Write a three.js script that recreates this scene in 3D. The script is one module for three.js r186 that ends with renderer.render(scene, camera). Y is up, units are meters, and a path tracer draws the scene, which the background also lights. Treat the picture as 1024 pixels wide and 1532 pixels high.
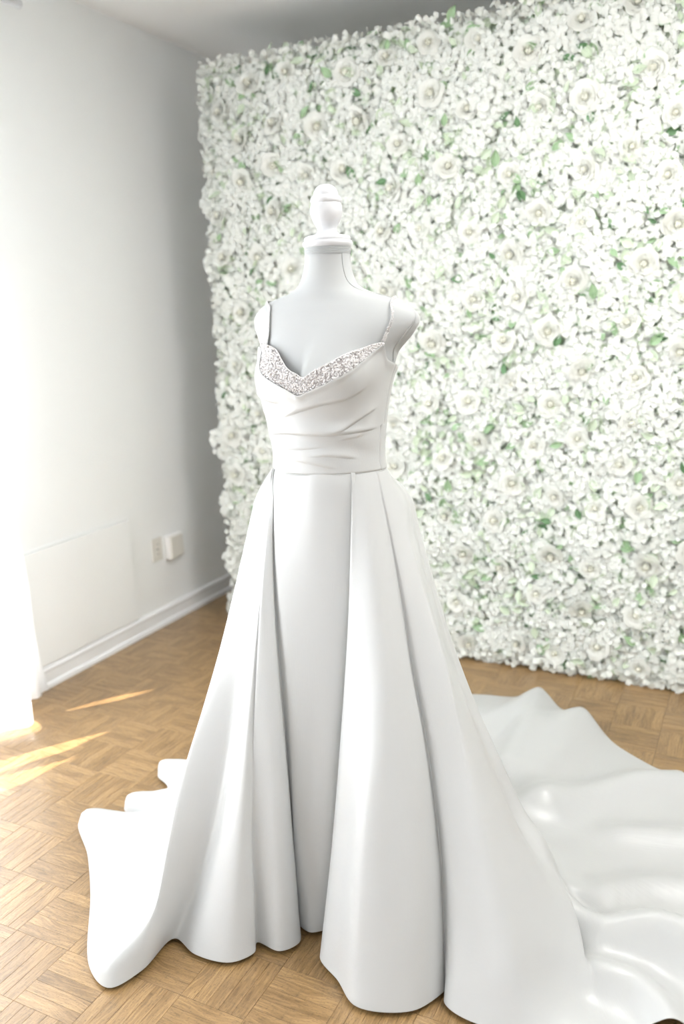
import * as THREE from 'three';
import { mergeGeometries, mergeVertices } from 'three/addons/utils/BufferGeometryUtils.js';
import { RoundedBoxGeometry } from 'three/addons/geometries/RoundedBoxGeometry.js';
import { RectAreaLightUniformsLib } from 'three/addons/lights/RectAreaLightUniformsLib.js';

// ------------------------------------------------------------------ camera, sky, sun, daylight, exposure
// The room's own axes: the left wall is the plane x = 0, the flower wall stands along z = 0, the floor is y = 0.
const scene = new THREE.Scene();
const camera = new THREE.PerspectiveCamera(62.55, 1024 / 1532, 0.05, 60);
{
  const right = new THREE.Vector3(0.8972, -0.0331, -0.4404), up = new THREE.Vector3(-0.0719, 0.9731, -0.2193);
  const back = right.clone().cross(up).normalize();
  camera.position.set(2.549, 1.45, 3.184);
  camera.quaternion.setFromRotationMatrix(new THREE.Matrix4().makeBasis(right.normalize(), back.clone().cross(right).normalize(), back));
}
camera.focus = 1.95;
camera.userData.fStop = 1.9;
scene.add(camera);

const renderer = new THREE.WebGLRenderer({ antialias: true });
renderer.toneMapping = THREE.LinearToneMapping;
renderer.toneMappingExposure = 1.03;
renderer.shadowMap.enabled = true;
renderer.shadowMap.type = THREE.PCFSoftShadowMap;
RectAreaLightUniformsLib.init();

scene.background = new THREE.Color(0.85, 0.93, 1.0);
scene.backgroundIntensity = 0.7;

const sun = new THREE.DirectionalLight(0xfff4e6, 15);
{
  const flat = new THREE.Vector2(0.555, -0.832).multiplyScalar(Math.cos(0.873));
  const at = new THREE.Vector3(0.5, 0, 1.1);
  sun.target.position.copy(at);
  sun.position.set(at.x - flat.x * 9, Math.sin(0.873) * 9, at.z - flat.y * 9);
  sun.castShadow = true;
  sun.shadow.mapSize.set(2048, 2048);
  Object.assign(sun.shadow.camera, { left: -5, right: 5, top: 5, bottom: -5, near: 0.5, far: 25 });
}
scene.add(sun, sun.target);

function areaLight(w, h, x, y, z, lx, ly, lz, power, color) {
  const l = new THREE.RectAreaLight(color, power, w, h);
  l.position.set(x, y, z); l.lookAt(lx, ly, lz); scene.add(l);
}
areaLight(2.9, 2.25, -0.06, 1.2, 2.64, 3, 1.2, 2.64, 9.4, 0xf6faff);       // skylight in the tall window of the left wall
areaLight(4.0, 2.3, 2.3, 1.27, 9.42, 2.3, 1.27, 0, 1.6, 0xf4f9ff);          // unseen window behind the camera, placed for soft front light
areaLight(3.6, 2.2, 4.66, 1.25, 4.6, 0, 1.25, 4.6, 1.0, 0xf6faff);          // unseen window in the right wall, placed to light the right side
const FILL_LAMPS = [[1.9, 1.15, 5], [3.0, 1.2, 42], [1.2, 5.3, 6], [3.4, 5.3, 6]];   // fill lamps added on the ceiling, out of view: x, z, radiance
for (const [x, z, power] of FILL_LAMPS) areaLight(0.56, 0.56, x, 2.64, z, x, 0, z + 0.0001, power, 0xfffefb);

// ------------------------------------------------------------------ helpers
let seed = 20240517;
const rnd = () => { seed = (seed + 0x6d2b79f5) | 0; let t = Math.imul(seed ^ (seed >>> 15), 1 | seed); t = (t + Math.imul(t ^ (t >>> 7), 61 | t)) ^ t; return ((t ^ (t >>> 14)) >>> 0) / 4294967296; };
const rr = (a, b) => a + (b - a) * rnd();
const clamp = THREE.MathUtils.clamp, lerp = THREE.MathUtils.lerp, smooth = THREE.MathUtils.smoothstep;
const V = (x, y, z) => new THREE.Vector3(x, y, z);
const names = {};
const numbered = (n) => { const k = names[n] = (names[n] ?? -1) + 1; return k ? n + '_' + String(k).padStart(3, '0') : n; };
function part(name, geo, m, parent, label) {
  const o = new THREE.Mesh(geo, m); o.name = numbered(name); o.castShadow = o.receiveShadow = true; parent.add(o);
  if (label) o.userData.label = label;
  return o;
}
function thing(name, label, category, x = 0, y = 0, z = 0, group) {
  const o = new THREE.Group(); o.name = numbered(name); o.position.set(x, y, z); o.userData = { label, category };
  if (group) o.userData.group = group;
  scene.add(o); return o;
}
function struct(name, geo, m) {
  const o = new THREE.Mesh(geo, m); o.name = name; o.castShadow = o.receiveShadow = true; o.userData.kind = 'structure'; scene.add(o); return o;
}
const box = (x0, x1, y0, y1, z0, z1) => new THREE.BoxGeometry(x1 - x0, y1 - y0, z1 - z0).translate((x0 + x1) / 2, (y0 + y1) / 2, (z0 + z1) / 2);
const rbox = (x0, x1, y0, y1, z0, z1, r = 0.003, s = 2) => new RoundedBoxGeometry(x1 - x0, y1 - y0, z1 - z0, s, r).translate((x0 + x1) / 2, (y0 + y1) / 2, (z0 + z1) / 2);
const std = (r, g, b, roughness, more = {}) => new THREE.MeshPhysicalMaterial({ color: new THREE.Color().setRGB(r, g, b), roughness, side: THREE.DoubleSide, ...more });
function table(list) {                                              // piecewise linear [x, y] pairs
  return (x) => {
    if (x <= list[0][0]) return list[0][1];
    for (let i = 1; i < list.length; i++) if (x <= list[i][0]) { const [a, b] = list[i - 1], [c, d] = list[i]; return b + (d - b) * (x - a) / (c - a); }
    return list[list.length - 1][1];
  };
}
function softTable(list) {                                          // the same, smoothed (Catmull-Rom)
  const c = new THREE.CatmullRomCurve3(list.map(([x, y]) => V(x, y, 0)), false, 'centripetal').getPoints(list.length * 12).map((p) => [p.x, p.y]);
  return table(c);
}
function gridGeometry(nu, nv, f, closed = false, uvf) {             // f(i, j) -> Vector3
  const pos = [], uv = [], idx = [], w = closed ? nu : nu + 1;
  for (let j = 0; j <= nv; j++) for (let i = 0; i < w; i++) { const p = f(i, j); pos.push(p.x, p.y, p.z); uv.push(...(uvf ? uvf(i, j) : [i / nu, j / nv])); }
  for (let j = 0; j < nv; j++) for (let i = 0; i < nu; i++) { const a = j * w + i, b = j * w + (i + 1) % w, c = a + w, d = b + w; idx.push(a, c, b, b, c, d); }
  const g = new THREE.BufferGeometry();
  g.setAttribute('position', new THREE.Float32BufferAttribute(pos, 3)); g.setAttribute('uv', new THREE.Float32BufferAttribute(uv, 2)); g.setIndex(idx); g.computeVertexNormals();
  return g;
}
function noiseTexture(w, h, paint, srgb) {
  const d = new Uint8Array(w * h * 4);
  for (let y = 0; y < h; y++) for (let x = 0; x < w; x++) { const c = paint(x, y); d.set([c[0], c[1], c[2], 255], (y * w + x) * 4); }
  const t = new THREE.DataTexture(d, w, h); t.magFilter = t.minFilter = THREE.LinearFilter; t.wrapS = t.wrapT = THREE.RepeatWrapping; t.needsUpdate = true;
  if (srgb) t.colorSpace = THREE.SRGBColorSpace;
  return t;
}
function valueNoise(w, h) {                                         // tiling value noise with w x h cells
  const a = Array.from({ length: w * h }, rnd), at = (x, y) => a[((y % h) + h) % h * w + ((x % w) + w) % w];
  return (x, y) => { const i = Math.floor(x), j = Math.floor(y), u = x - i, v = y - j, s = u * u * (3 - 2 * u), t = v * v * (3 - 2 * v); return lerp(lerp(at(i, j), at(i + 1, j), s), lerp(at(i, j + 1), at(i + 1, j + 1), s), t); };
}

// ------------------------------------------------------------------ materials
const wallTexture = (() => { const n = valueNoise(64, 64), m = valueNoise(16, 16); return noiseTexture(256, 256, (x, y) => { const v = 128 + 60 * (n(x / 4, y / 4) - 0.5) + 60 * (m(x / 16, y / 16) - 0.5); return [v, v, v]; }); })();
const wallPaint = std(0.875, 0.885, 0.875, 0.75, { bumpMap: wallTexture, bumpScale: 0.0004 });
const ceilingPaint = std(0.89, 0.89, 0.88, 0.9);
const trimPaint = std(0.84, 0.845, 0.85, 0.4);
const plasticWhite = std(0.82, 0.81, 0.79, 0.4), plasticIvory = std(0.74, 0.72, 0.66, 0.45), slotDark = std(0.12, 0.11, 0.1, 0.6);
const jersey = std(0.45, 0.462, 0.460, 0.85, { sheen: 0.3, sheenColor: new THREE.Color(1, 1, 1), sheenRoughness: 0.6 });
const lacquer = std(0.60, 0.605, 0.62, 0.42);
const weave = (() => { const n = valueNoise(128, 8), m = valueNoise(32, 32); return noiseTexture(512, 512, (x, y) => { const v = 128 + 90 * (n(x / 4, y / 64) - 0.5) + 50 * (m(x / 16, y / 16) - 0.5); return [v, v, v]; }); })();
weave.repeat.set(5, 5);
const satin = std(0.50, 0.508, 0.502, 0.34, { specularIntensity: 1.0, sheen: 0.25, sheenColor: new THREE.Color(1, 1, 1), sheenRoughness: 0.5, bumpMap: weave, bumpScale: 0.00025 });
const tulle = std(0.37, 0.345, 0.335, 0.7);
const pearl = std(0.66, 0.64, 0.635, 0.16, { clearcoat: 0.6, clearcoatRoughness: 0.1 });
const sheer = std(0.93, 0.94, 0.95, 1.0, { transmission: 0.5, thickness: 0, specularIntensity: 0.1 });
const petalWhite = std(0.90, 0.915, 0.88, 0.85, { transmission: 0.36, thickness: 0, specularIntensity: 0.3 });
const petalCream = std(0.91, 0.915, 0.875, 0.85, { transmission: 0.36, thickness: 0, specularIntensity: 0.3 });
const roseHeart = std(0.94, 0.94, 0.86, 0.85, { transmission: 0.36, thickness: 0, specularIntensity: 0.3 });
const leafGreen = [std(0.38, 0.55, 0.33, 0.6, { transmission: 0.3, thickness: 0 }), std(0.13, 0.26, 0.12, 0.6, { transmission: 0.2, thickness: 0 }), std(0.70, 0.80, 0.63, 0.6, { transmission: 0.35, thickness: 0 })];
const backingWhite = std(0.74, 0.82, 0.70, 0.8);
const steel = std(0.75, 0.75, 0.76, 0.35, { metalness: 0.8 });

// oak: grain runs along u
const grain = (k, dark) => {
  const n1 = valueNoise(8, 128), n2 = valueNoise(24, 256), n3 = valueNoise(6, 10), n4 = valueNoise(64, 512);
  return noiseTexture(512, 512, (x, y) => {
    const wob = 6 * n3(x / 85.34, y / 51.2);
    let v = 0.34 * n1(x / 64, y / 4 + wob) + 0.26 * n2(x / 21.34, y / 2 + wob * 2) + 0.30 * n3(x / 85.34, y / 51.2) + 0.18;
    const pore = n4(x / 8, y) > 0.82 ? 0.17 : 0;
    v = clamp(v - 0.15, 0, 1);
    const t = clamp(v * 1.0 + k, 0, 1), s = 1 - pore - dark;
    return [lerp(104, 188, t) * s, lerp(78, 153, t) * s, lerp(43, 105, t) * s];
  }, true);
};
const oak = [0, 0.06, -0.07, 0.03].map((k, i) => { const t = grain(k, 0); return new THREE.MeshPhysicalMaterial({ map: t, roughness: 0.42, clearcoat: 0.7, clearcoatRoughness: 0.24, bumpMap: t, bumpScale: 0.00012 }); });
const oakGap = std(0.22, 0.14, 0.08, 0.7);

// ------------------------------------------------------------------ the room
const CEIL = 2.69, BACK = -0.78, FRONT = 9.5, RIGHT = 4.6;
struct('ceiling', box(-0.2, RIGHT + 0.2, CEIL, CEIL + 0.2, BACK - 0.2, FRONT + 0.2), ceilingPaint);
struct('wall_back', box(-0.2, RIGHT + 0.2, -0.15, CEIL, BACK - 0.2, BACK), wallPaint);
{ // right wall with a wide unseen window, placed to light the right side
  const z0 = 2.75, z1 = 6.45, y0 = 0.1, y1 = 2.4;
  struct('wall_right', mergeGeometries([box(RIGHT, RIGHT + 0.2, -0.15, CEIL, BACK, z0), box(RIGHT, RIGHT + 0.2, -0.15, CEIL, z1, FRONT + 0.2), box(RIGHT, RIGHT + 0.2, -0.15, y0, z0, z1), box(RIGHT, RIGHT + 0.2, y1, CEIL, z0, z1)]), wallPaint);
  const f = [];
  for (const z of [z0 + 0.03, z1 - 0.03, (z0 + z1) / 2]) f.push(box(RIGHT + 0.1, RIGHT + 0.16, y0, y1, z - 0.03, z + 0.03));
  for (const y of [y0 + 0.03, y1 - 0.03]) f.push(box(RIGHT + 0.1, RIGHT + 0.16, y - 0.03, y + 0.03, z0, z1));
  struct('unseen_window_3', mergeGeometries(f), trimPaint);
}
FILL_LAMPS.forEach(([x, z], i) => {  // fittings of the added fill lamps, all out of view
  const t = thing('added_ceiling_lamp', ['added fill lamp on the ceiling, out of view, lighting the flower wall', 'added fill lamp on the ceiling, out of view, lighting the train', 'added fill lamp on the ceiling deeper in the room on the left', 'added fill lamp on the ceiling deeper in the room on the right'][i], 'lamp', x, CEIL, z);
  part('fill_lamp_frame', mergeGeometries([rbox(-0.32, 0.32, -0.045, 0, -0.32, -0.29, 0.004), rbox(-0.32, 0.32, -0.045, 0, 0.29, 0.32, 0.004), rbox(-0.32, -0.29, -0.045, 0, -0.29, 0.29, 0.004), rbox(0.29, 0.32, -0.045, 0, -0.29, 0.29, 0.004)]), lacquer, t);
  part('fill_lamp_diffuser', box(-0.29, 0.29, -0.036, -0.004, -0.29, 0.29), new THREE.MeshStandardMaterial({ color: 0xffffff, emissive: 0xfffdf8, emissiveIntensity: 2 }), t);
});
{ // left wall with its tall window opening
  const z0 = 1.16, z1 = 4.12, y0 = 0.08, y1 = 2.36;
  struct('wall_left', mergeGeometries([box(-0.2, 0, -0.15, CEIL, BACK, z0), box(-0.2, 0, -0.15, CEIL, z1, FRONT + 0.2), box(-0.2, 0, -0.15, y0, z0, z1), box(-0.2, 0, y1, CEIL, z0, z1)]), wallPaint);
  const f = [];
  for (const z of [z0 + 0.03, z1 - 0.03, (z0 + z1) / 2]) f.push(box(-0.14, -0.08, y0, y1, z - 0.03, z + 0.03));
  for (const y of [y0 + 0.03, y1 - 0.03]) f.push(box(-0.14, -0.08, y - 0.03, y + 0.03, z0, z1));
  struct('window_1', mergeGeometries(f), trimPaint);
}
{ // wall behind the camera with a wide unseen window, placed for soft front light
  const x0 = 0.25, x1 = 4.35, y0 = 0.08, y1 = 2.45;
  struct('wall_front', mergeGeometries([box(0, x0, -0.15, CEIL, FRONT, FRONT + 0.2), box(x1, RIGHT, -0.15, CEIL, FRONT, FRONT + 0.2), box(x0, x1, -0.15, y0, FRONT, FRONT + 0.2), box(x0, x1, y1, CEIL, FRONT, FRONT + 0.2)]), wallPaint);
  const f = [];
  for (const x of [x0 + 0.03, x1 - 0.03, (x0 + x1) / 2]) f.push(box(x - 0.03, x + 0.03, y0, y1, FRONT + 0.08, FRONT + 0.14));
  for (const y of [y0 + 0.03, y1 - 0.03]) f.push(box(x0, x1, y - 0.03, y + 0.03, FRONT + 0.08, FRONT + 0.14));
  struct('unseen_window_2', mergeGeometries(f), trimPaint);
  struct('added_sun_slab', box(-1.5, RIGHT + 1, CEIL, CEIL + 0.2, FRONT + 0.2, FRONT + 2.6), ceilingPaint);  // slab added outside, out of view, to block the sun
}

// baseboards: flat board with a stepped foot and a rounded top bead
function baseboard(name, len, place) {
  const s = new THREE.Shape([[0, 0], [0.026, 0], [0.026, 0.012], [0.023, 0.02], [0.016, 0.023], [0.015, 0.066], [0.018, 0.070], [0.018, 0.078], [0.011, 0.086], [0, 0.088]].map(([x, y]) => new THREE.Vector2(x, y)));
  const g = new THREE.ExtrudeGeometry(s, { depth: len, bevelEnabled: false });
  struct(name, place(g), trimPaint);
}
baseboard('baseboard_left', 1.16 - BACK - 0.001, (g) => g.translate(0, 0, BACK));
baseboard('baseboard_back', RIGHT, (g) => g.rotateY(Math.PI / 2).scale(1, 1, -1).rotateY(Math.PI).scale(-1, 1, 1).translate(0, 0, BACK));
baseboard('baseboard_right', FRONT - BACK, (g) => g.rotateY(Math.PI).translate(RIGHT, 0, FRONT));

// parquet: square blocks of five oak fingers, every other block turned; blocks in view are parts, their nearest ones finger by finger
{
  const B = 0.165, OX = 0.67, OZ = 1.13;
  const floor = new THREE.Group(); floor.name = 'floor'; floor.userData.kind = 'structure'; scene.add(floor);
  part('subfloor', box(-0.2, RIGHT + 0.2, -0.15, -0.012, BACK - 0.2, FRONT + 0.2), oakGap, floor);
  const finger = (v, k) => {                                        // one finger, 0.165 x 0.033, its grain from its own spot of the oak texture
    const g = rbox(-B / 2 + 0.0003, B / 2 - 0.0003, -0.012, 0, -B / 10 + 0.0002, B / 10 - 0.0002, 0.0006, 1), p = g.attributes.position, uv = g.attributes.uv;
    for (let i = 0; i < p.count; i++) uv.setXY(i, p.getX(i) * 2.2 + v * 0.37 + k * 0.213, p.getZ(i) * 2.2 + v * 0.61 + k * 0.147);
    return g;
  };
  const fingers = Array.from({ length: 8 }, (_, v) => finger(v, v % 5));
  const blockGeo = Array.from({ length: 6 }, (_, v) => mergeGeometries([0, 1, 2, 3, 4].map((k) => finger(v * 5 + k, k).translate(0, (rnd() - 0.5) * 0.0003, (k - 2) * B / 5))));
  camera.updateMatrixWorld(); camera.aspect = 1024 / 1532; camera.updateProjectionMatrix();
  const shown = [], rest = [];
  for (let i = -6; i * B + OX < RIGHT; i++) for (let k = -13; k * B + OZ < FRONT; k++) {
    const x = OX + (i + 0.5) * B, z = OZ + (k + 0.5) * B;
    if (x < -0.05 || x > RIGHT || z < BACK - 0.05 || z > FRONT) continue;
    const q = V(x, 0, z).project(camera), px = (q.x + 1) * 512, py = (1 - q.y) * 766;
    const seen = q.z < 1 && px > -60 && px < 1084 && py < 1600 && py > 850;
    const bare = px < 330 || (py > 1360 && px < 520) || (px > 690 && py < 1140 + (px - 690) * 0.25);   // the floor that the gown leaves free
    (seen && bare ? shown : rest).push({ x, z, turn: (i + k) & 1, d: Math.hypot(x - 2.549, z - 3.184) });
  }
  shown.sort((a, b) => a.d - b.d);
  shown.forEach((b, n) => {
    const tone = Math.floor(rnd() * 4), turn = b.turn ? Math.PI / 2 : 0;
    if (n < 60) {
      const g = new THREE.Group(); g.name = numbered('parquet_block'); g.position.set(b.x, 0, b.z); g.rotation.y = turn; floor.add(g);
      for (let k = 0; k < 5; k++) { const f = part('strip', fingers[Math.floor(rnd() * 8)], oak[rnd() < 0.6 ? tone : Math.floor(rnd() * 4)], g); f.position.set(0, (rnd() - 0.5) * 0.0003, (k - 2) * B / 5); }
    } else if (n < 300) {
      const m = part('parquet_block', blockGeo[Math.floor(rnd() * 6)], oak[tone], floor); m.position.set(b.x, 0, b.z); m.rotation.y = turn;
    } else rest.push(b);
  });
  const im = new THREE.InstancedMesh(blockGeo[0], oak[0], rest.length), o = new THREE.Object3D();
  rest.forEach((b, n) => { o.position.set(b.x, 0, b.z); o.rotation.y = b.turn ? Math.PI / 2 : 0; o.updateMatrix(); im.setMatrixAt(n, o.matrix); });
  im.name = 'parquet_field'; im.userData.kind = 'stuff'; im.receiveShadow = true; floor.add(im);
}

// ------------------------------------------------------------------ on the left wall
{
  const t = thing('access_panel', 'flat square white painted panel set flush into the left wall above the baseboard', 'panel', 0, 0.335, 0.595);
  part('panel_door', rbox(0, 0.013, -0.238, 0.238, -0.312, 0.312, 0.002), wallPaint, t);
  part('panel_frame', mergeGeometries([rbox(0, 0.005, -0.246, 0.246, 0.314, 0.322, 0.002), rbox(0, 0.005, -0.246, 0.246, -0.322, -0.314, 0.002), rbox(0, 0.005, 0.240, 0.248, -0.322, 0.322, 0.002), rbox(0, 0.005, -0.248, -0.240, -0.322, 0.322, 0.002)]), wallPaint, t);
}
{
  const t = thing('wall_outlet', 'narrow ivory wall outlet plate, left one of the two fittings above the baseboard', 'outlet', 0, 0.381, 0.093);
  part('plate', rbox(0, 0.006, -0.057, 0.057, -0.036, 0.036, 0.003), plasticIvory, t);
  for (const y of [-0.024, 0.024]) {
    const s = part('socket', new THREE.CylinderGeometry(0.0165, 0.0165, 0.003, 24).rotateZ(Math.PI / 2).translate(0.007, y, 0), plasticIvory, t);
    part('slot', mergeGeometries([box(0.0084, 0.0088, y - 0.002, y + 0.007, -0.0075, -0.0055), box(0.0084, 0.0088, y - 0.002, y + 0.007, 0.0055, 0.0075)]), slotDark, s);
  }
  part('screw', new THREE.CylinderGeometry(0.004, 0.004, 0.002, 12).rotateZ(Math.PI / 2).translate(0.0068, 0, 0), slotDark, t);
}
{
  const t = thing('wall_box', 'thick white square surface box with raised cover plate, right of the narrow outlet', 'wall box', 0, 0.372, -0.022);
  part('back_box', rbox(0, 0.034, -0.060, 0.060, -0.056, 0.056, 0.008, 3), plasticWhite, t);
  part('cover_plate', rbox(0.032, 0.040, -0.055, 0.055, -0.044, 0.050, 0.003), plasticIvory, t);
}

// ------------------------------------------------------------------ curtains in front of the left window
function curtain(label, path, cut0, cut1, waves) {                   // cut0, cut1: metres of cloth drawn back at each side, by height
  const y0 = 0.03, y1 = 2.5, c = new THREE.CatmullRomCurve3(path.map(([x, z]) => V(x, 0, z)), false, 'centripetal'), len = c.getLength();
  const t = thing('sheer_curtain', label, 'curtain'), nu = 110, nv = 60, w0 = rr(0, 6);
  const at = (u, y, off) => {
    const p = c.getPointAt(clamp(u, 0, 1)), tan = c.getTangentAt(clamp(u, 0.001, 0.999)), amp = 0.014 * Math.sin(u * waves * 2 * Math.PI + w0 + 0.3 * Math.sin(y * 2)) * (0.75 + 0.25 * Math.sin(y * 1.7 + w0)) + off;
    return V(p.x + tan.z * amp, y, p.z - tan.x * amp);
  };
  const u = (i, y) => lerp(cut0(y) / len, 1 - cut1(y) / len, i / nu);
  part('cloth', gridGeometry(nu, nv, (i, j) => { const y = lerp(y1, y0, j / nv); return at(u(i, y), y, 0); }), sheer, t);
  part('hem', gridGeometry(nu, 3, (i, j) => { const y = y0 + j * 0.025; return at(u(i, y), y, -0.003); }), sheer, t);
  return t;
}
const slit = (lo, hi, w, lap) => (y) => (y > lo && y < hi ? (w + lap) * Math.sin(Math.PI * (y - lo) / (hi - lo)) : 0);
const LAP = 0.03;
curtain('white sheer curtain hanging closest to the wall panel, its edge by the baseboard', [[0.075, 0.925], [0.095, 0.97], [0.08, 1.04], [0.115, 1.10], [0.12, 1.155 + LAP]], (y) => (y < 0.97 ? 0.105 * y / 0.97 : 0.105 + 0.02 * (y - 0.97)), slit(0.1, 0.72, 0.012, LAP), 3);
curtain('sheer curtain whose bright hem stands out over the parquet at the left edge', [[0.14, 1.155 - LAP], [0.25, 1.165], [0.265, 1.2], [0.18, 1.26], [0.16, 1.4], [0.17, 1.56], [0.15, 1.635 + LAP]], slit(0.1, 0.72, 0.008, LAP), slit(0.12, 0.98, 0.06, LAP), 3);
curtain('white sheer curtain drawn across the middle of the left window beyond the frame', [[0.10, 1.635 - LAP], [0.102, 1.76], [0.10, 1.87 + LAP]], slit(0.12, 0.98, 0.19, LAP), slit(0.10, 0.80, 0.0, LAP), 3);
curtain('wide white sheer curtain drawn across the near half of the left window beyond the frame', [[0.16, 1.83 - LAP], [0.17, 2.3], [0.14, 2.8], [0.17, 3.4], [0.15, 4.2]], slit(0.10, 0.80, 0.22, LAP), () => 0, 14);
{
  const t = thing('curtain_rail', 'white curtain rail above the window, holding the sheer curtains', 'rail', 0.15, 2.53, 2.5);
  part('rail', new THREE.CylinderGeometry(0.014, 0.014, 3.5, 16).rotateX(Math.PI / 2), lacquer, t);
  for (const z of [-1.6, 0, 1.6]) part('bracket', box(-0.15, 0.0, -0.008, 0.008, z - 0.01, z + 0.01), lacquer, t);
}

// ------------------------------------------------------------------ flower wall
{
  const X0 = 0.36, X1 = 2.80, H = 2.46, Z = -0.085;
  const wall = thing('flower_wall', 'tall backdrop wall packed with white artificial roses and hydrangeas over green leaves', 'flower wall');
  const seam = 1.575;
  for (const [a, b] of [[X0 - 0.02, seam - 0.003], [seam + 0.003, 2.17], [2.176, X1 + 0.02]]) part('backing_panel', rbox(a, b, 0.035, H + 0.01, Z - 0.03, Z, 0.006), backingWhite, wall);
  part('support_foot', mergeGeometries([0.6, 1.6, 2.6].map((x) => box(x - 0.03, x + 0.03, 0, 0.04, Z - 0.45, Z - 0.005)).concat([0.6, 1.6, 2.6].map((x) => box(x - 0.02, x + 0.02, 0.03, 2.2, Z - 0.07, Z - 0.03)))), steel, wall);

  const petal = (len, wid, cup, curl = 0) => gridGeometry(4, 4, (i, j) => {          // broad rounded petal growing along +y, its face towards +z
    const v = j / 4, u = i / 2 - 1, w = wid * Math.pow(Math.sin(Math.PI * clamp(0.12 + v * 0.80, 0, 1)), 0.7);
    return V(u * w, v * len * (1 - 0.12 * u * u), cup * (u * u) * w * 1.2 + cup * len * v * v - curl * Math.pow(v, 3) * len);
  });
  const floret = () => {
    const gs = [], n = rnd() < 0.8 ? 4 : 5, s = rr(0.0135, 0.0180);
    for (let k = 0; k < n; k++) gs.push(petal(s * rr(0.9, 1.1), s * 0.62, rr(0.05, 0.32), rr(0, 0.25)).rotateX(rr(-0.22, 0.22)).rotateZ(k / n * 2 * Math.PI + rr(-0.2, 0.2)));
    return mergeGeometries(gs);
  };
  const florets = Array.from({ length: 8 }, floret);
  const turnTo = (g, dir, spin) => g.rotateZ(spin).applyQuaternion(new THREE.Quaternion().setFromUnitVectors(V(0, 0, 1), dir));
  const head = () => {                                              // a domed hydrangea head
    const gs = [], n = 74;
    for (let k = 0; k < n; k++) {
      const c = 1 - 0.95 * (k + 0.5) / n, a = k * 2.399963 + rr(-0.3, 0.3), s = Math.sqrt(1 - c * c), dir = V(s * Math.cos(a), s * Math.sin(a), c), R = rr(0.072, 0.088);
      const look = V(dir.x * 0.6 + rr(-0.4, 0.4), dir.y * 0.6 + rr(-0.4, 0.4), dir.z + 1.6).normalize();
      gs.push(turnTo(florets[Math.floor(rnd() * 8)].clone(), look, rr(0, 6)).translate(dir.x * R, dir.y * R, dir.z * R * 0.24));
    }
    return mergeGeometries(gs);
  };
  const rose = () => {                                              // full rose: broad cupped petals wrapped in rings round a tight heart
    const outer = [], inner = [];
    const wrap = (r, h, base, span, flare) => gridGeometry(8, 5, (i, j) => {           // a piece of a cup: flares outward and rolls at the lip
      const u = (i / 8 - 0.5) * 2, v = j / 5, top = 1 - 0.28 * Math.pow(Math.abs(u), 2.5), q = v * top, rad = r * (0.45 + 0.55 * Math.pow(q, 0.7)) + flare * Math.pow(q, 3) * h, a = u * span / 2;
      return V(rad * Math.sin(a), rad * Math.cos(a), base + h * (q - flare * 0.55 * Math.pow(q, 4)));
    });
    for (const [n, r, h, base, span, flare, list] of [[5, 0.041, 0.026, -0.006, 1.75, 0.55, outer], [5, 0.034, 0.030, -0.003, 1.7, 0.40, outer], [4, 0.027, 0.033, 0, 1.9, 0.25, outer], [4, 0.0205, 0.033, 0.002, 1.9, 0.10, outer], [4, 0.0160, 0.034, 0.003, 1.9, -0.06, inner], [3, 0.0130, 0.036, 0.003, 2.2, -0.20, inner]]) {
      const a0 = rr(0, 6);
      for (let k = 0; k < n; k++) list.push(wrap(r * rr(0.95, 1.06), h * rr(0.94, 1.05), base, span, flare * rr(0.8, 1.2)).rotateX(rr(-0.06, 0.06)).rotateZ(a0 + k / n * 2 * Math.PI + rr(-0.1, 0.1)));
    }
    inner.push(new THREE.SphereGeometry(0.0115, 10, 6).scale(1, 1, 1.15).translate(0, 0, 0.0235).deleteAttribute('uv').setAttribute('uv', new THREE.Float32BufferAttribute(new Float32Array(2 * 77), 2)));
    return [mergeGeometries(outer), mergeGeometries(inner)];
  };
  const heads = Array.from({ length: 6 }, head), roses = Array.from({ length: 5 }, rose);
  const leaf = gridGeometry(4, 6, (i, j) => { const v = j / 6, u = i / 2 - 1, w = 0.017 * Math.sin(Math.PI * Math.pow(v, 0.8)) + 0.0004; return V(u * w, v * 0.06, 0.008 * Math.abs(u) - 0.012 * v * v); });

  // roses first, spread out by rejection; the hydrangea heads fill a staggered field between and under them
  const spots = [];
  for (let tries = 0; tries < 9000 && spots.length < 165; tries++) {
    const x = rr(X0 + 0.02, X1 - 0.03), y = rr(0.07, H - 0.03);
    if (spots.every((s) => Math.hypot(s[0] - x, s[1] - y) > 0.158)) spots.push([x, y]);
  }
  const d = 0.1535; let row = 0, count = 0;
  for (let y = 0.075; y < H + 0.02; y += d * 0.872, row++) for (let x = X0 + (row & 1 ? d / 2 : 0.01); x < X1 + 0.01 && count < 300; x += d) {
    const m = part('hydrangea', heads[Math.floor(rnd() * 6)], petalWhite, wall), s = rr(0.92, 1.14);
    m.position.set(x + rr(-0.022, 0.022), clamp(y + rr(-0.022, 0.022), 0.062, H), Z + 0.022 + rr(-0.008, 0.010)); m.scale.setScalar(s); m.rotation.set(rr(-0.25, 0.25), rr(-0.25, 0.25), rr(0, 6.28)); count++;
  }
  for (const [x, y] of spots) {
    const k = Math.floor(rnd() * 5), m = part('rose', roses[k][0], petalCream, wall), s = rr(0.78, 1.06);
    m.position.set(x, y, Z + rr(0.034, 0.044)); m.scale.set(s, s, s * 0.72); m.rotation.set(rr(-0.4, 0.4), rr(-0.4, 0.4), rr(0, 6.28));
    part('rose_heart', roses[k][1], roseHeart, m);
  }
  const o = new THREE.Object3D();
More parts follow.
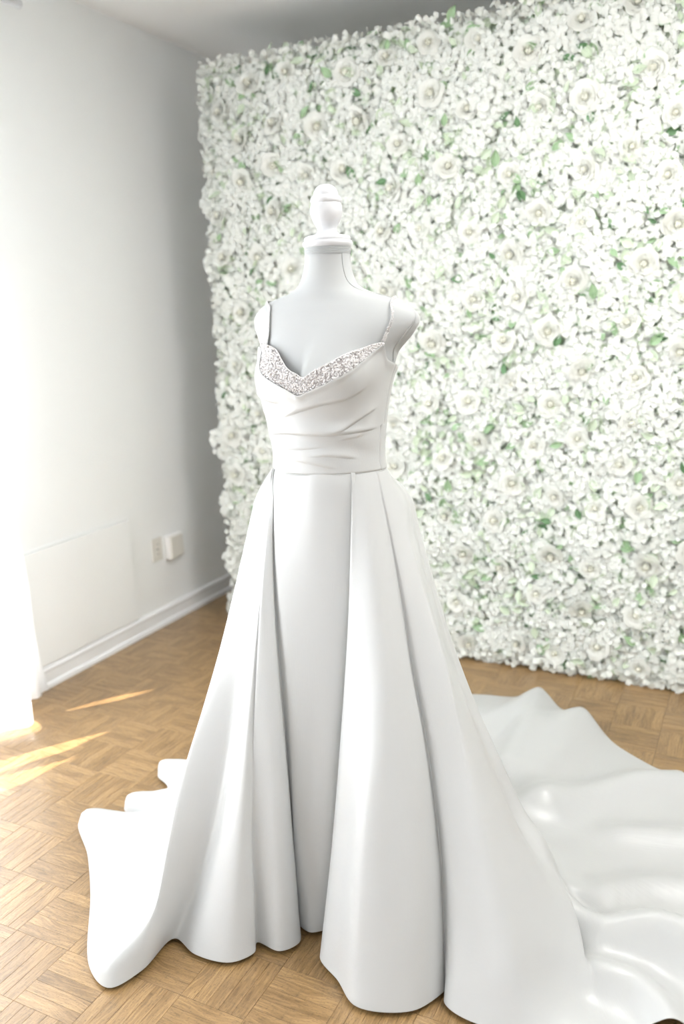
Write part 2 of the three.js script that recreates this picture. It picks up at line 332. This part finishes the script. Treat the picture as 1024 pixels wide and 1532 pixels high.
  const scatter = (name, geo, m, n, place) => {
    const im = new THREE.InstancedMesh(geo, m, n); im.name = name; im.userData.kind = 'stuff'; im.castShadow = im.receiveShadow = true;
    for (let i = 0; i < n; i++) { o.scale.setScalar(1); place(i); o.updateMatrix(); im.setMatrixAt(i, o.matrix); }
    wall.add(im);
  };
  [[1250, 0.022, 0.045], [330, 0.022, 0.046], [3600, 0.022, 0.046]].forEach(([n, lo, hi], k) => scatter(['foliage', 'dark_foliage', 'pale_foliage'][k], leaf, leafGreen[k], n, () => {
    o.position.set(rr(X0 - 0.01, X1), rr(0.02, H + 0.02), Z + rr(lo, hi)); o.rotation.set(rr(-0.9, 0.5), rr(-0.8, 0.8), rr(0, 6.28), 'ZXY'); o.scale.setScalar(rr(0.5, 1.0));
  }));
  scatter('loose_floret', florets[2], petalWhite, 24000, (i) => {    // stray florets between the heads and along the edges
    const e = i % 28;
    const x = e === 0 ? X0 + rr(-0.03, 0.02) : rr(X0 - 0.02, X1 + 0.02), y = e === 1 ? H + rr(-0.01, 0.035) : e === 2 ? rr(0.012, 0.06) : rr(0.02, H);
    o.position.set(x, y, Z + (e < 3 ? rr(0.0, 0.07) : rr(0.022, 0.047)));
    o.rotation.set(rr(-0.5, 0.5) - (e === 1 ? 0.8 : 0) + (e === 2 ? 0.6 : 0), rr(-0.5, 0.5) - (e === 0 ? 0.9 : 0), rr(0, 6.28)); o.scale.setScalar(rr(0.7, 1.15));
  });
}

// ------------------------------------------------------------------ dress form
// its own axes: F is where it faces, X its far side as seen from the camera
const AXIS = V(1.63, 0, 1.408), F = V(0.0408, 0, 0.9992), XD = V(0.9992, 0, -0.0408);
{ const n = V(0.459, 0, 0.888).normalize(), s = V(0.888, 0, -0.459).normalize(), c = Math.cos(0.4363), q = Math.sin(0.4363); F.copy(n).multiplyScalar(c).addScaledVector(s, -q); XD.copy(s).multiplyScalar(c).addScaledVector(n, q); }
const PROFILE = [[1.02, 0.150, 0.112, 0.110], [1.085, 0.138, 0.100, 0.095], [1.13, 0.134, 0.098, 0.090], [1.20, 0.142, 0.104, 0.095], [1.27, 0.154, 0.112, 0.100], [1.32, 0.163, 0.114, 0.103], [1.37, 0.170, 0.106, 0.104], [1.40, 0.188, 0.096, 0.100], [1.43, 0.203, 0.084, 0.092],
  [1.45, 0.200, 0.075, 0.086], [1.467, 0.182, 0.068, 0.080], [1.48, 0.160, 0.062, 0.074], [1.49, 0.128, 0.059, 0.068], [1.50, 0.096, 0.057, 0.062], [1.51, 0.077, 0.055, 0.058], [1.525, 0.065, 0.053, 0.054], [1.56, 0.054, 0.050, 0.050], [1.60, 0.0515, 0.049, 0.049]];
const [halfWidth, front, rear] = [1, 2, 3].map((k) => softTable(PROFILE.map((r) => [r[0], r[k]])));
const sideways = softTable([[1.0, 0], [1.1, 0], [1.3, -0.002], [1.43, 0.024], [1.5, 0.014], [1.6, 0.016]]);
const RAD = Math.PI / 180;
function torso(phi, y, off = 0) {
  const a = halfWidth(y), b = lerp(rear(y), front(y), smooth(Math.cos(phi), -0.25, 0.25)), s = Math.sin(phi), c = Math.cos(phi);
  const n = new THREE.Vector2(s / a, c / b).normalize();
  let bust = 0;
  for (const k of [-1, 1]) bust += 0.024 * Math.exp(-(((phi - k * 33 * RAD) / (27 * RAD)) ** 2) - ((y - 1.315) / 0.055) ** 2);
  bust += 0.009 * Math.exp(-((phi / (17 * RAD)) ** 2) - ((y - 1.31) / 0.06) ** 2);
  const X = a * s + n.x * (bust + off) + sideways(y), Z = b * c + n.y * (bust + off);
  return V(AXIS.x, y, AXIS.z).addScaledVector(XD, X).addScaledVector(F, Z);
}
{
  const t = thing('dress_form', 'white fabric dress form torso with turned finial on its neck, wearing the gown', 'mannequin', AXIS.x, 0, AXIS.z);
  const local = (g) => g.translate(-AXIS.x, 0, -AXIS.z);
  const nv = 90, body = part('torso', local(gridGeometry(96, nv, (i, j) => torso(i / 96 * 2 * Math.PI, lerp(1.602, 0.95, j / nv)), true)), jersey, t);
  const nx = sideways(1.6), cx = XD.x * nx, cz = XD.z * nx;
  const lathe = (list, seg = 48) => new THREE.LatheGeometry(list.map(([r, y]) => new THREE.Vector2(r, y)), seg).translate(cx, 0, cz);
  const rounded = (list, n) => new THREE.SplineCurve(list.map(([r, y]) => new THREE.Vector2(r, y))).getPoints(n).map((p) => [Math.max(p.x, 0), p.y]);
  const trim = [];
  for (let k = 0; k <= 32; k++) trim.push([0.0525 + 0.0009 * Math.sin(k * 1.6), 1.583 + k * 0.0006]);
  part('neck_trim', lathe(trim), jersey, t);
  part('neck_cap', lathe([[0, 1.596], [0.052, 1.597], ...rounded([[0.0545, 1.600], [0.0565, 1.605], [0.0550, 1.6105], [0.0525, 1.6115], [0.0530, 1.616], [0.0505, 1.6205], [0.046, 1.622]], 24), [0.033, 1.625], [0, 1.626]]), lacquer, t);
  part('finial', lathe([...rounded([[0.034, 1.6245], [0.0265, 1.6275], [0.0220, 1.634], [0.0235, 1.642], [0.0300, 1.6525], [0.0352, 1.666], [0.0362, 1.678], [0.0338, 1.691]], 40), ...rounded([[0.0330, 1.692], [0.0352, 1.6965], [0.0345, 1.7020], [0.0312, 1.706], [0.0285, 1.708]], 20), ...rounded([[0.0282, 1.709], [0.0265, 1.716], [0.0205, 1.7255], [0.0110, 1.731], [0.0, 1.7325]], 24)]), lacquer, t);
  // sewn seams: down the side of the neck along the shoulder, and round the near armhole
  const seam = (pts, r = 0.0009) => new THREE.TubeGeometry(new THREE.CatmullRomCurve3(pts.map(([p, y]) => torso(p * RAD, y, 0.0004))), 60, r, 6);
  part('seam', local(seam([[62, 1.585], [62, 1.55], [64, 1.52], [70, 1.503], [78, 1.494], [84, 1.485], [88, 1.47]])), jersey, t);
  part('seam', local(seam([[88, 1.455], [80, 1.43], [76, 1.40], [78, 1.37], [86, 1.345]], 0.0016)), jersey, t);
  part('armhole_plate', local(gridGeometry(28, 8, (i, j) => { const a = i / 28 * 2 * Math.PI, r = j / 8; return torso((92 + Math.cos(a) * 11 * r) * RAD, 1.408 + Math.sin(a) * 0.046 * r, 0.005 * Math.sqrt(1 - r * r * 0.98)); }, true)), jersey, t);
  part('stand_pole', new THREE.CylinderGeometry(0.016, 0.016, 0.98, 20).translate(0, 0.50, 0), steel, t);
  part('stand_base', new THREE.LatheGeometry([[0, 0], [0.15, 0], [0.152, 0.008], [0.14, 0.016], [0.03, 0.024], [0.018, 0.05], [0, 0.05]].map(([r, y]) => new THREE.Vector2(r, y)), 40), steel, t);
}

// ------------------------------------------------------------------ the gown
const gown = thing('wedding_gown', 'white satin wedding gown with pearl beaded neckline, pleated skirt and long train', 'gown', AXIS.x, 0, AXIS.z);
const toGown = (g) => g.translate(-AXIS.x, 0, -AXIS.z);

// a sheet of cloth with both faces and a rounded edge along its last row: [outside..., edge, inside...]
function clothSheet(nu, nv, P, thick, closed) {                     // P[j][i]
  const g0 = gridGeometry(nu, nv, (i, j) => P[j][i], closed), n = g0.attributes.normal, w = closed ? nu : nu + 1;
  const N = (i, j) => V(n.getX(j * w + i), n.getY(j * w + i), n.getZ(j * w + i));
  const rows = [];
  for (let j = 0; j <= nv; j++) rows.push((i) => P[j][i].clone());
  for (const [out, drop] of [[0.35, 0.3], [-0.5, 0.42], [-1.0, 0.2]]) rows.push((i) => { const e = P[nv][i].clone().sub(P[nv - 1][i]).normalize(); return P[nv][i].clone().addScaledVector(N(i, nv), thick * (out < 0 ? out : 0)).addScaledVector(e, thick * drop); });
  for (let j = nv - 2; j >= 0; j--) rows.push((i) => P[j][i].clone().addScaledVector(N(i, j), -thick));
  return gridGeometry(nu, rows.length - 1, (i, j) => rows[j](i), closed, (i, j) => [i / nu * 3.2, j / nv * 1.6]);
}

// skirt and train: lengthwise lines from the waist seam to the hem (millimetres, room axes), lofted round
const LINES = [
[1500,1085,1407,1456,900,1397,1384,650,1366,1280,400,1318,1177,200,1271,1078,90,1232,992,40,1197,907,12,1163], // lobe1a
  [1500,1085,1413,1456,900,1408,1384,650,1389,1276,400,1354,1164,200,1311,1056,120,1277,953,85,1251,888,60,1246,877,12,1246], // lobe1
  [1501,1085,1418,1459,900,1418,1393,650,1406,1294,400,1390,1191,200,1364,1101,80,1343,1021,30,1318,958,10,1305], // val1
  [1501,1085,1424,1462,900,1427,1398,650,1426,1299,400,1421,1196,220,1418,1094,120,1415,995,75,1421,910,50,1431,900,10,1436], // lobe2
  [1502,1085,1429,1465,900,1437,1407,650,1444,1322,400,1454,1228,200,1458,1130,75,1464,1045,30,1474,969,10,1479], // val2
  [1502,1085,1434,1469,900,1444,1414,650,1457,1327,400,1474,1233,220,1489,1117,110,1504,988,60,1515,840,45,1535,823,12,1541], // lobe3
  [1504,1085,1439,1472,900,1451,1423,650,1475,1347,400,1503,1272,220,1531,1189,100,1557,1098,50,1598,972,30,1658,961,8,1664], // A2
  [1506,1085,1447,1477,900,1464,1435,650,1497,1377,400,1550,1324,240,1600,1262,120,1654,1183,60,1718,1096,35,1779,1084,8,1788], // A3
  [1509,1085,1454,1483,900,1478,1446,650,1520,1405,400,1592,1370,250,1666,1340,140,1760,1305,70,1868,1264,45,1963,1254,10,1979], // A4
  [1510,1085,1458,1488,900,1490,1458,650,1542,1426,400,1626,1397,260,1708,1376,160,1809,1355,90,1910,1336,50,1993,1341,10,2013], // A5
  [1486,1085,1432,1451,1020,1456,1432,920,1485,1416,800,1526,1400,660,1584,1383,520,1654,1367,380,1731,1368,250,1802,1376,140,1863,1381,60,1911,1379,12,1943], // L
  [1489,1085,1447,1485,1020,1472,1481,920,1509,1478,800,1550,1472,660,1599,1466,520,1645,1457,380,1692,1443,250,1736,1423,140,1776,1401,60,1809,1386,12,1829], // rec1
  [1496,1085,1455,1495,1020,1478,1494,920,1514,1494,800,1556,1492,660,1607,1491,520,1657,1489,380,1707,1484,250,1756,1476,140,1799,1467,60,1832,1461,12,1852], // B1
  [1501,1085,1461,1504,1020,1486,1509,920,1524,1514,800,1569,1519,660,1620,1526,520,1670,1533,380,1718,1539,250,1762,1545,140,1798,1549,60,1824,1552,12,1839], // B2
  [1507,1085,1467,1509,1020,1492,1512,920,1528,1517,800,1570,1526,660,1616,1535,520,1659,1546,380,1700,1557,250,1735,1571,140,1761,1580,60,1779,1585,12,1790], // Br
  [1507,1085,1467,1510,1020,1494,1515,920,1533,1522,800,1576,1531,660,1621,1539,520,1662,1548,380,1696,1556,250,1724,1565,140,1743,1570,60,1755,1573,12,1761], // rec2
  [1512,1085,1473,1515,1020,1498,1521,920,1535,1532,800,1574,1553,660,1614,1575,520,1650,1596,380,1683,1612,250,1713,1624,140,1737,1632,60,1754,1637,12,1763], // C1
  [1518,1085,1476,1523,1020,1499,1533,920,1531,1549,800,1565,1571,660,1600,1595,520,1630,1617,380,1657,1635,250,1681,1650,140,1699,1659,60,1711,1665,12,1717], // Cr
  [1519,1085,1475,1523,1020,1496,1532,920,1524,1547,800,1552,1567,660,1580,1586,520,1604,1602,380,1625,1615,250,1642,1624,140,1654,1630,60,1661,1633,12,1665], // rec3
  [1525,1085,1485,1532,1020,1504,1547,920,1531,1565,800,1559,1588,660,1586,1605,520,1611,1617,380,1634,1625,250,1652,1633,140,1663,1639,60,1669,1642,12,1672], // Dl
  [1641,1085,1513,1643,1020,1523,1646,920,1537,1649,800,1554,1653,660,1576,1657,520,1597,1661,380,1620,1665,250,1641,1669,140,1659,1671,60,1672,1673,12,1680], // Dm
  [1721,1085,1488,1722,1020,1498,1724,920,1513,1724,800,1533,1721,660,1557,1716,520,1581,1711,380,1604,1707,250,1625,1703,140,1643,1700,60,1655,1698,12,1663], // Dr
  [1731,1085,1477,1733,1020,1486,1737,920,1499,1738,800,1516,1737,660,1537,1735,520,1559,1733,380,1581,1730,250,1602,1729,140,1619,1728,60,1631,1727,12,1639], // rec4
  [1730,1085,1489,1732,1020,1503,1736,920,1525,1740,800,1550,1742,660,1582,1742,520,1615,1741,380,1648,1739,250,1680,1735,140,1707,1732,60,1728,1730,12,1740], // El
  [1736,1085,1485,1742,1020,1501,1752,920,1527,1763,800,1559,1774,660,1597,1782,520,1636,1786,380,1677,1789,250,1716,1791,140,1749,1795,60,1772,1798,12,1786], // E1
  [1751,1085,1470,1766,1020,1492,1787,920,1525,1813,800,1564,1839,660,1609,1851,520,1659,1850,380,1714,1855,250,1760,1861,140,1796,1867,60,1821,1870,12,1836], // E2
  [1761,1085,1456,1779,1020,1474,1806,920,1503,1837,800,1538,1873,660,1579,1906,520,1621,1934,380,1666,1954,250,1711,1969,140,1750,1976,60,1780,1981,12,1798], // E4
  [1766,1085,1443,1786,1020,1458,1816,920,1481,1850,800,1510,1888,660,1545,1929,520,1578,1963,380,1614,1990,250,1650,2007,140,1684,2017,60,1710,2023,12,1726], // Er
  [1766,1085,1436,1787,1020,1450,1818,920,1473,1852,800,1501,1889,660,1535,1931,520,1567,1965,380,1603,1992,250,1638,2008,140,1672,2019,60,1697,2026,12,1712], // rec5
  [1772,1085,1430,1794,1020,1446,1827,920,1472,1865,800,1503,1907,660,1541,1951,520,1578,1987,380,1619,2015,250,1660,2032,140,1698,2036,60,1730,2036,12,1750], // Fl
  [1772,1085,1392,1802,1020,1411,1846,920,1439,1898,800,1473,1957,660,1515,1999,520,1565,2033,380,1619,2062,250,1670,2085,140,1715,2094,60,1751,2099,12,1773], // F1
  [1780,1085,1370,1806,1020,1385,1847,920,1414,1898,800,1452,1961,660,1499,2018,520,1552,2075,380,1607,2130,250,1658,2175,140,1704,2202,60,1740,2217,12,1763], // F2
  [1775,1085,1333,1800,1020,1349,1839,920,1373,1885,800,1403,1943,660,1436,2009,520,1464,2080,380,1490,2155,250,1509,2229,140,1520,2278,60,1530,2299,30,1591,2372,12,1710], // Fr
  [1770,1085,1313,1792,1020,1323,1827,920,1339,1869,800,1357,1922,660,1377,1979,520,1394,2046,380,1407,2105,250,1420,2167,140,1425,2214,60,1427,2257,22,1488,2343,30,1568,2430,10,1647], // recG
  [1765,1085,1293,1789,1020,1299,1825,920,1310,1865,800,1325,1916,660,1340,1976,520,1350,2044,380,1356,2109,250,1360,2168,140,1362,2210,60,1364,2247,30,1381,2373,30,1473,2532,12,1628], // G
  [1741,1085,1328,1781,900,1329,1853,650,1326,1960,400,1327,2063,200,1330,2161,90,1324,2300,50,1354,2507,40,1449,2710,12,1558], // T2
  [1734,1085,1320,1768,900,1314,1830,650,1304,1924,400,1289,2013,200,1277,2116,90,1258,2312,50,1246,2554,40,1279,2774,12,1311], // T3
  [1726,1085,1313,1756,900,1303,1807,650,1282,1887,400,1252,1972,200,1231,2072,85,1196,2284,50,1148,2543,40,1104,2770,12,1065], // T4
  [1718,1085,1306,1745,900,1292,1785,650,1260,1851,400,1214,1927,200,1175,2024,80,1125,2229,50,1042,2465,40,953,2670,12,892], // T5
  [1709,1085,1299,1731,900,1276,1762,650,1238,1815,400,1177,1877,200,1122,1956,80,1059,2134,50,944,2342,40,825,2498,12,734], // t6
  [1701,1085,1294,1715,900,1268,1739,650,1216,1776,400,1146,1831,200,1078,1895,80,1006,2052,50,874,2242,40,719,2371,12,619], // t5
  [1688,1085,1292,1700,900,1259,1712,650,1196,1738,400,1115,1777,200,1039,1825,80,958,1953,50,813,2107,40,632,2215,12,503], // t4
  [1676,1085,1290,1679,900,1253,1683,650,1183,1693,400,1094,1714,200,1004,1746,80,914,1849,50,743,1985,50,526,2072,30,391,2081,12,381], // t3c
  [1668,1085,1290,1667,900,1251,1664,650,1179,1666,400,1085,1678,200,989,1704,80,897,1786,45,708,1899,35,491,1980,10,343], // t3
  [1658,1085,1292,1653,900,1252,1643,650,1176,1635,400,1079,1638,200,976,1654,80,877,1709,45,669,1805,50,439,1888,30,284,1889,12,272], // t2c
  [1645,1085,1294,1637,900,1254,1621,650,1178,1605,400,1077,1597,200,974,1600,80,871,1642,45,647,1720,35,427,1782,10,265], // t2
  [1625,1085,1300,1613,900,1259,1590,650,1183,1563,400,1082,1544,200,979,1533,80,872,1548,45,662,1590,40,460,1622,12,303], // t1
  [1602,1085,1310,1582,900,1270,1546,650,1198,1505,400,1101,1473,200,1005,1449,80,905,1424,45,726,1422,30,570,1425,12,444], // b1
  [1566,1085,1328,1542,900,1292,1501,650,1227,1448,400,1142,1393,200,1057,1343,80,982,1287,50,853,1254,35,746,1231,12,657], // b2
  [1534,1085,1353,1504,900,1327,1449,650,1276,1375,400,1208,1309,200,1146,1250,80,1086,1173,50,1002,1114,30,932,1073,12,874], // b3
  [1510,1085,1383,1473,900,1365,1408,650,1326,1324,400,1273,1239,200,1227,1148,90,1173,1063,50,1116,1000,30,1081,954,12,1059], // b4
];
const RIDGES = [                                                    // folds of the train: crest line (metres, x z), height, half-width
  [[[1.91, 0.27], [1.91, 0.44], [1.93, 0.67], [1.92, 0.86]], 0.055, 0.075],
  [[[2.07, 0.39], [2.05, 0.57], [2.04, 0.81], [2.05, 1.04]], 0.050, 0.075],
  [[[2.10, 1.02], [2.21, 0.88], [2.30, 0.76], [2.42, 0.66]], 0.045, 0.060],
  [[[2.30, 1.32], [2.38, 1.24], [2.46, 1.21], [2.6, 1.2]], 0.028, 0.045],
  [[[2.14, 1.40], [2.26, 1.45], [2.31, 1.46], [2.43, 1.41], [2.60, 1.42]], 0.075, 0.055],
  [[[2.30, 1.57], [2.40, 1.56], [2.46, 1.60], [2.5, 1.66]], 0.040, 0.040],
  [[[2.30, 1.05], [2.45, 1.00], [2.62, 0.98]], 0.03, 0.05],
];
{
  const NV = 96, SUB = 9, KNEE = 0.70;
  const lines = LINES.map((l) => {
    const q = V(l[0] / 1000 - AXIS.x, 0, l[2] / 1000 - AXIS.z), qx = q.dot(XD), qz = q.dot(F), phi = Math.atan2(qx / 0.138, qz / (qz > 0 ? 0.10 : 0.095)), out = q.length() - torso(phi, 1.086).setY(0).distanceTo(V(AXIS.x, 0, AXIS.z));
    const pts = [torso(phi, 1.114, -0.003), torso(phi, 1.087, clamp(out * 0.5 + 0.005, 0.0045, 0.008))]; for (let i = 3; i < l.length; i += 3) pts.push(V(l[i] / 1000, l[i + 1] / 1000, l[i + 2] / 1000));
    const c = new THREE.CatmullRomCurve3(pts, false, 'centripetal'), fine = c.getPoints(400);
    const len = [0]; for (let i = 1; i < fine.length; i++) len.push(len[i - 1] + fine[i].distanceTo(fine[i - 1]));
    let k = fine.findIndex((p) => p.y < 0.16); if (k < 0) k = fine.length - 1;
    const at = (s) => { let i = 1; while (i < len.length - 1 && len[i] < s) i++; return fine[i - 1].clone().lerp(fine[i], clamp((s - len[i - 1]) / (len[i] - len[i - 1]), 0, 1)); };
    const total = len[len.length - 1];
    return Array.from({ length: NV + 1 }, (_, j) => { const t = j / NV; return at(t < KNEE ? len[k] * t / KNEE : lerp(len[k], total, (t - KNEE) / (1 - KNEE))); });
  });
  const M = lines.length, knots = [0];
  for (let i = 0; i < M; i++) { let d = 0; const a = lines[i], b = lines[(i + 1) % M]; for (const j of [20, 50, 75, NV]) d += a[j].distanceTo(b[j]); knots.push(knots[i] + Math.sqrt(d / 4 + 0.002)); }
  const period = knots[M], P = [];
  for (let j = 0; j <= NV; j++) {
    const row = [];
    for (let i = 0; i < M; i++) {
      const K = (k) => knots[((k % M) + M) % M] + Math.floor(k / M) * period, L = (k) => lines[((k % M) + M) % M][j];
      const t0 = K(i - 1), t1 = K(i), t2 = K(i + 1), t3 = K(i + 2);
      for (let q = 0; q < SUB; q++) {
        const t = lerp(t1, t2, q / SUB), mix = (a, b, ta, tb) => a.clone().multiplyScalar((tb - t) / (tb - ta)).addScaledVector(b, (t - ta) / (tb - ta));
        const A1 = mix(L(i - 1), L(i), t0, t1), A2 = mix(L(i), L(i + 1), t1, t2), A3 = mix(L(i + 1), L(i + 2), t2, t3);
        row.push(mix(mix(A1, A2, t0, t2), mix(A2, A3, t1, t3), t1, t2));
      }
    }
    P.push(row);
  }
  const nearest = (p, line) => { let best = 9; for (let i = 1; i < line.length; i++) { const [ax, az] = line[i - 1], [bx, bz] = line[i], dx = bx - ax, dz = bz - az, t = clamp(((p.x - ax) * dx + (p.z - az) * dz) / (dx * dx + dz * dz), 0, 1); best = Math.min(best, Math.hypot(p.x - ax - dx * t, p.z - az - dz * t)); } return best; };
  for (const row of P) for (const p of row) {
    const low = 1 - smooth(p.y, 0.10, 0.30);
    if (low > 0 && p.x > 1.75 && p.z < 1.75) {
      let h = 0;
      for (const [line, amp, width] of RIDGES) h += amp * Math.exp(-((nearest(p, line) / width) ** 2));
      p.y += h * low;
    }
    p.y = Math.max(p.y, 0.006);
  }
  part('skirt', toGown(clothSheet(M * SUB, NV, P, 0.003, true)), satin, gown);
}

// bodice: wrapped satin over the torso with tucks
const satinTop = softTable([[-180, 1.300], [-125, 1.310], [-90, 1.335], [-72, 1.356], [-60, 1.380], [-52, 1.378], [-45, 1.350], [-36, 1.328], [-22, 1.306], [-10, 1.289], [-1.4, 1.277], [6, 1.285], [14.3, 1.295], [29.7, 1.317], [41.5, 1.342], [52, 1.370], [57, 1.381], [62, 1.372], [69, 1.351], [90, 1.335], [125, 1.310], [180, 1.300]]);
const neckLine = softTable([[-54, 1.388], [-48, 1.389], [-41.6, 1.386], [-30, 1.376], [-20, 1.354], [-11, 1.334], [-4, 1.325], [3, 1.317], [10, 1.332], [18.6, 1.346], [28, 1.363], [40, 1.376], [52, 1.386], [58, 1.385]]);
const TUCKS = [                                                     // line over the body (degrees, height), how proud, how far it fades upward
  [[[-26, 1.221], [-2.2, 1.241], [13.5, 1.253], [25, 1.260], [36, 1.267], [45.5, 1.279], [58, 1.300]], 0.0050, 0.020],
  [[[12, 1.184], [26.8, 1.189], [37.9, 1.201], [47.5, 1.215], [57.8, 1.229], [74, 1.245]], 0.0045, 0.020],
  [[[-60, 1.180], [-42.5, 1.182], [-21.6, 1.186], [4.4, 1.185], [31.6, 1.187], [48.5, 1.190], [78, 1.196]], 0.0050, 0.018],
  [[[-75, 1.278], [-58, 1.270], [-41.6, 1.264], [-32.7, 1.260], [-18, 1.256]], 0.0050, 0.016],
  [[[-70, 1.232], [-45, 1.222], [-24, 1.215]], 0.0030, 0.016],
  [[[26, 1.170], [45.2, 1.178], [66, 1.186]], 0.0028, 0.010],
  [[[-2, 1.134], [5.2, 1.135], [17, 1.137], [28.7, 1.135], [52, 1.127]], 0.0055, 0.014],
  [[[-24, 1.125], [1.6, 1.119], [15.2, 1.112], [30, 1.105]], 0.0035, 0.012],
  [[[-58, 1.152], [-30, 1.150], [-6, 1.152], [20, 1.158]], 0.0025, 0.014],
].map(([line, h, fade]) => ({ y: softTable(line), a: line[0][0], b: line[line.length - 1][0], h, fade }));
const drape = (deg, y) => {
  let h = 0.005;
  for (const t of TUCKS) {
    const end = smooth(deg, t.a, t.a + 18) * (1 - smooth(deg, t.b - 18, t.b)); if (!end) continue;
    const up = y - t.y(deg);
    if (up > 0) h += end * t.h * 1.35 * (1 - Math.exp(-up / 0.0028)) * Math.exp(-up / t.fade); else h -= end * t.h * 0.22 * (1 - Math.exp(up / 0.006)) * Math.exp(up / 0.02);
  }
  h += 0.0025 * Math.sin(deg * 0.05 + y * 90) * Math.exp(-(((y - 1.17) / 0.06) ** 2)) * Math.exp(-(((deg - 10) / 60) ** 2));
  h += 0.0035 * Math.exp(-(((satinTop(deg) - y) / 0.010) ** 2)) * (deg > -5 && deg < 60 ? 1 : 0.6);
  h -= 0.0030 * Math.exp(-(((deg - lerp(81, 88, smooth(y, 1.2, 1.08))) / 1.3) ** 2));    // side seam
  return h;
};
{
  const nu = 420, nv = 130, P = [];
  for (let j = 0; j <= nv; j++) {
    const row = [];
    for (let i = 0; i < nu; i++) { const deg = -180 + 360 * i / nu, y = lerp(1.092 + 0.004 * Math.sin((deg + 40) * RAD) , satinTop(deg), j / nv); row.push(torso(deg * RAD, y, drape(deg, y))); }
    P.push(row);
  }
  for (let i = 0; i < nu; i++) { /* hem of the bodice rolls in at the waist seam */ P[0][i].lerp(V(AXIS.x, P[0][i].y, AXIS.z), 0.02); }
  part('bodice', toGown(clothSheet(nu, nv, P, 0.002, true)), satin, gown);
  // waist seam cord
  const cord = []; for (let i = 0; i < 120; i++) { const deg = -180 + 3 * i; cord.push(torso(deg * RAD, 1.0895 + 0.004 * Math.sin((deg + 40) * RAD), 0.0045)); }
  part('waist_seam', toGown(new THREE.TubeGeometry(new THREE.CatmullRomCurve3(cord, true), 240, 0.0013, 8, true)), satin, gown);
  // beaded cups and straps
  const beadGeo = new THREE.IcosahedronGeometry(1, 2), o = new THREE.Object3D();
  const beads = (list, parent) => {
    const im = new THREE.InstancedMesh(beadGeo, pearl, list.length); im.name = numbered('beads'); im.userData.kind = 'stuff'; im.castShadow = im.receiveShadow = true;
    list.forEach(([p, r], i) => { o.position.copy(p).sub(V(AXIS.x, 0, AXIS.z)); o.scale.setScalar(r); o.updateMatrix(); im.setMatrixAt(i, o.matrix); });
    parent.add(im);
  };
  for (const [a, b] of [[-54, 2], [2, 58]]) {
    const cup = part('beaded_cup', toGown(gridGeometry(40, 16, (i, j) => { const deg = lerp(a, b, i / 40), y0 = satinTop(deg) - 0.012, y1 = Math.max(neckLine(deg), y0 + 0.004); return torso(deg * RAD, lerp(y1, y0, j / 16), 0.0022 + 0.002 * Math.min(1, j / 3)); })), tulle, gown, 'beaded cup crusted with small pearls');
    const list = [];
    for (let k = 0; k < 1500; k++) {
      const deg = rr(a, b), lo = satinTop(deg) - 0.004, hi = neckLine(deg); if (hi < lo) continue;
      const v = rnd(), y = lerp(lo, hi, v), r = rnd() < 0.2 ? rr(0.0021, 0.0028) : rr(0.0010, 0.0018);
      list.push([torso(deg * RAD, y, 0.0035 + r * 0.7), r]);
    }
    for (let k = 0; k < 110; k++) { const deg = lerp(a, b, k / 110); list.push([torso(deg * RAD, neckLine(deg), 0.0030), 0.0014]); }
    beads(list, cup);
  }
  for (const [side, pts] of [[-1, [[-46, 1.383], [-43, 1.40], [-41, 1.426], [-43, 1.455], [-52, 1.472], [-75, 1.4805], [-105, 1.478], [-122, 1.455], [-126, 1.40], [-128, 1.31]]], [1, [[56, 1.378], [54, 1.40], [52.5, 1.42], [54, 1.448], [62, 1.468], [80, 1.4795], [105, 1.478], [122, 1.455], [126, 1.40], [128, 1.31]]]]) {
    const flat = new THREE.SplineCurve(pts.map(([p, y]) => new THREE.Vector2(p / 300, y))), c = new THREE.CatmullRomCurve3(flat.getPoints(90).map((q) => torso(q.x * 300 * RAD, q.y, 0.0012)));
    const ribbon = (w, h) => { const s = []; for (let k = 0; k < 12; k++) s.push([Math.cos(k / 6 * Math.PI) * w, Math.sin(k / 6 * Math.PI) * h]); return s; };
    const sec = ribbon(0.0050, 0.0010), n = 80;
    const strap = part('strap', toGown(gridGeometry(12, n, (i, j) => {
      const t = clamp(j / n, 0, 1), p = c.getPoint(t), tan = c.getTangent(t), out = V(p.x - AXIS.x, 0.06, p.z - AXIS.z).normalize(), sd = tan.clone().cross(out).normalize(), nn = sd.clone().cross(tan).normalize();
      return p.addScaledVector(sd, sec[i % 12][0]).addScaledVector(nn, sec[i % 12][1]);
    }, true)), satin, gown, 'narrow shoulder strap edged with tiny beads');
    const list = [];
    for (let k = 0; k < 260; k++) {
      const t = rr(0, 0.62), p = c.getPoint(t), tan = c.getTangent(t), out = V(p.x - AXIS.x, 0.06, p.z - AXIS.z).normalize(), sd = tan.clone().cross(out).normalize(), nn = sd.clone().cross(tan).normalize(), w = rr(-1, 1);
      list.push([p.addScaledVector(sd, w * 0.0047).addScaledVector(nn, 0.0015 * Math.sqrt(1 - w * w * 0.9)), rr(0.0009, 0.0015)]);
    }
    beads(list, strap);
  }
}

renderer.render(scene, camera);
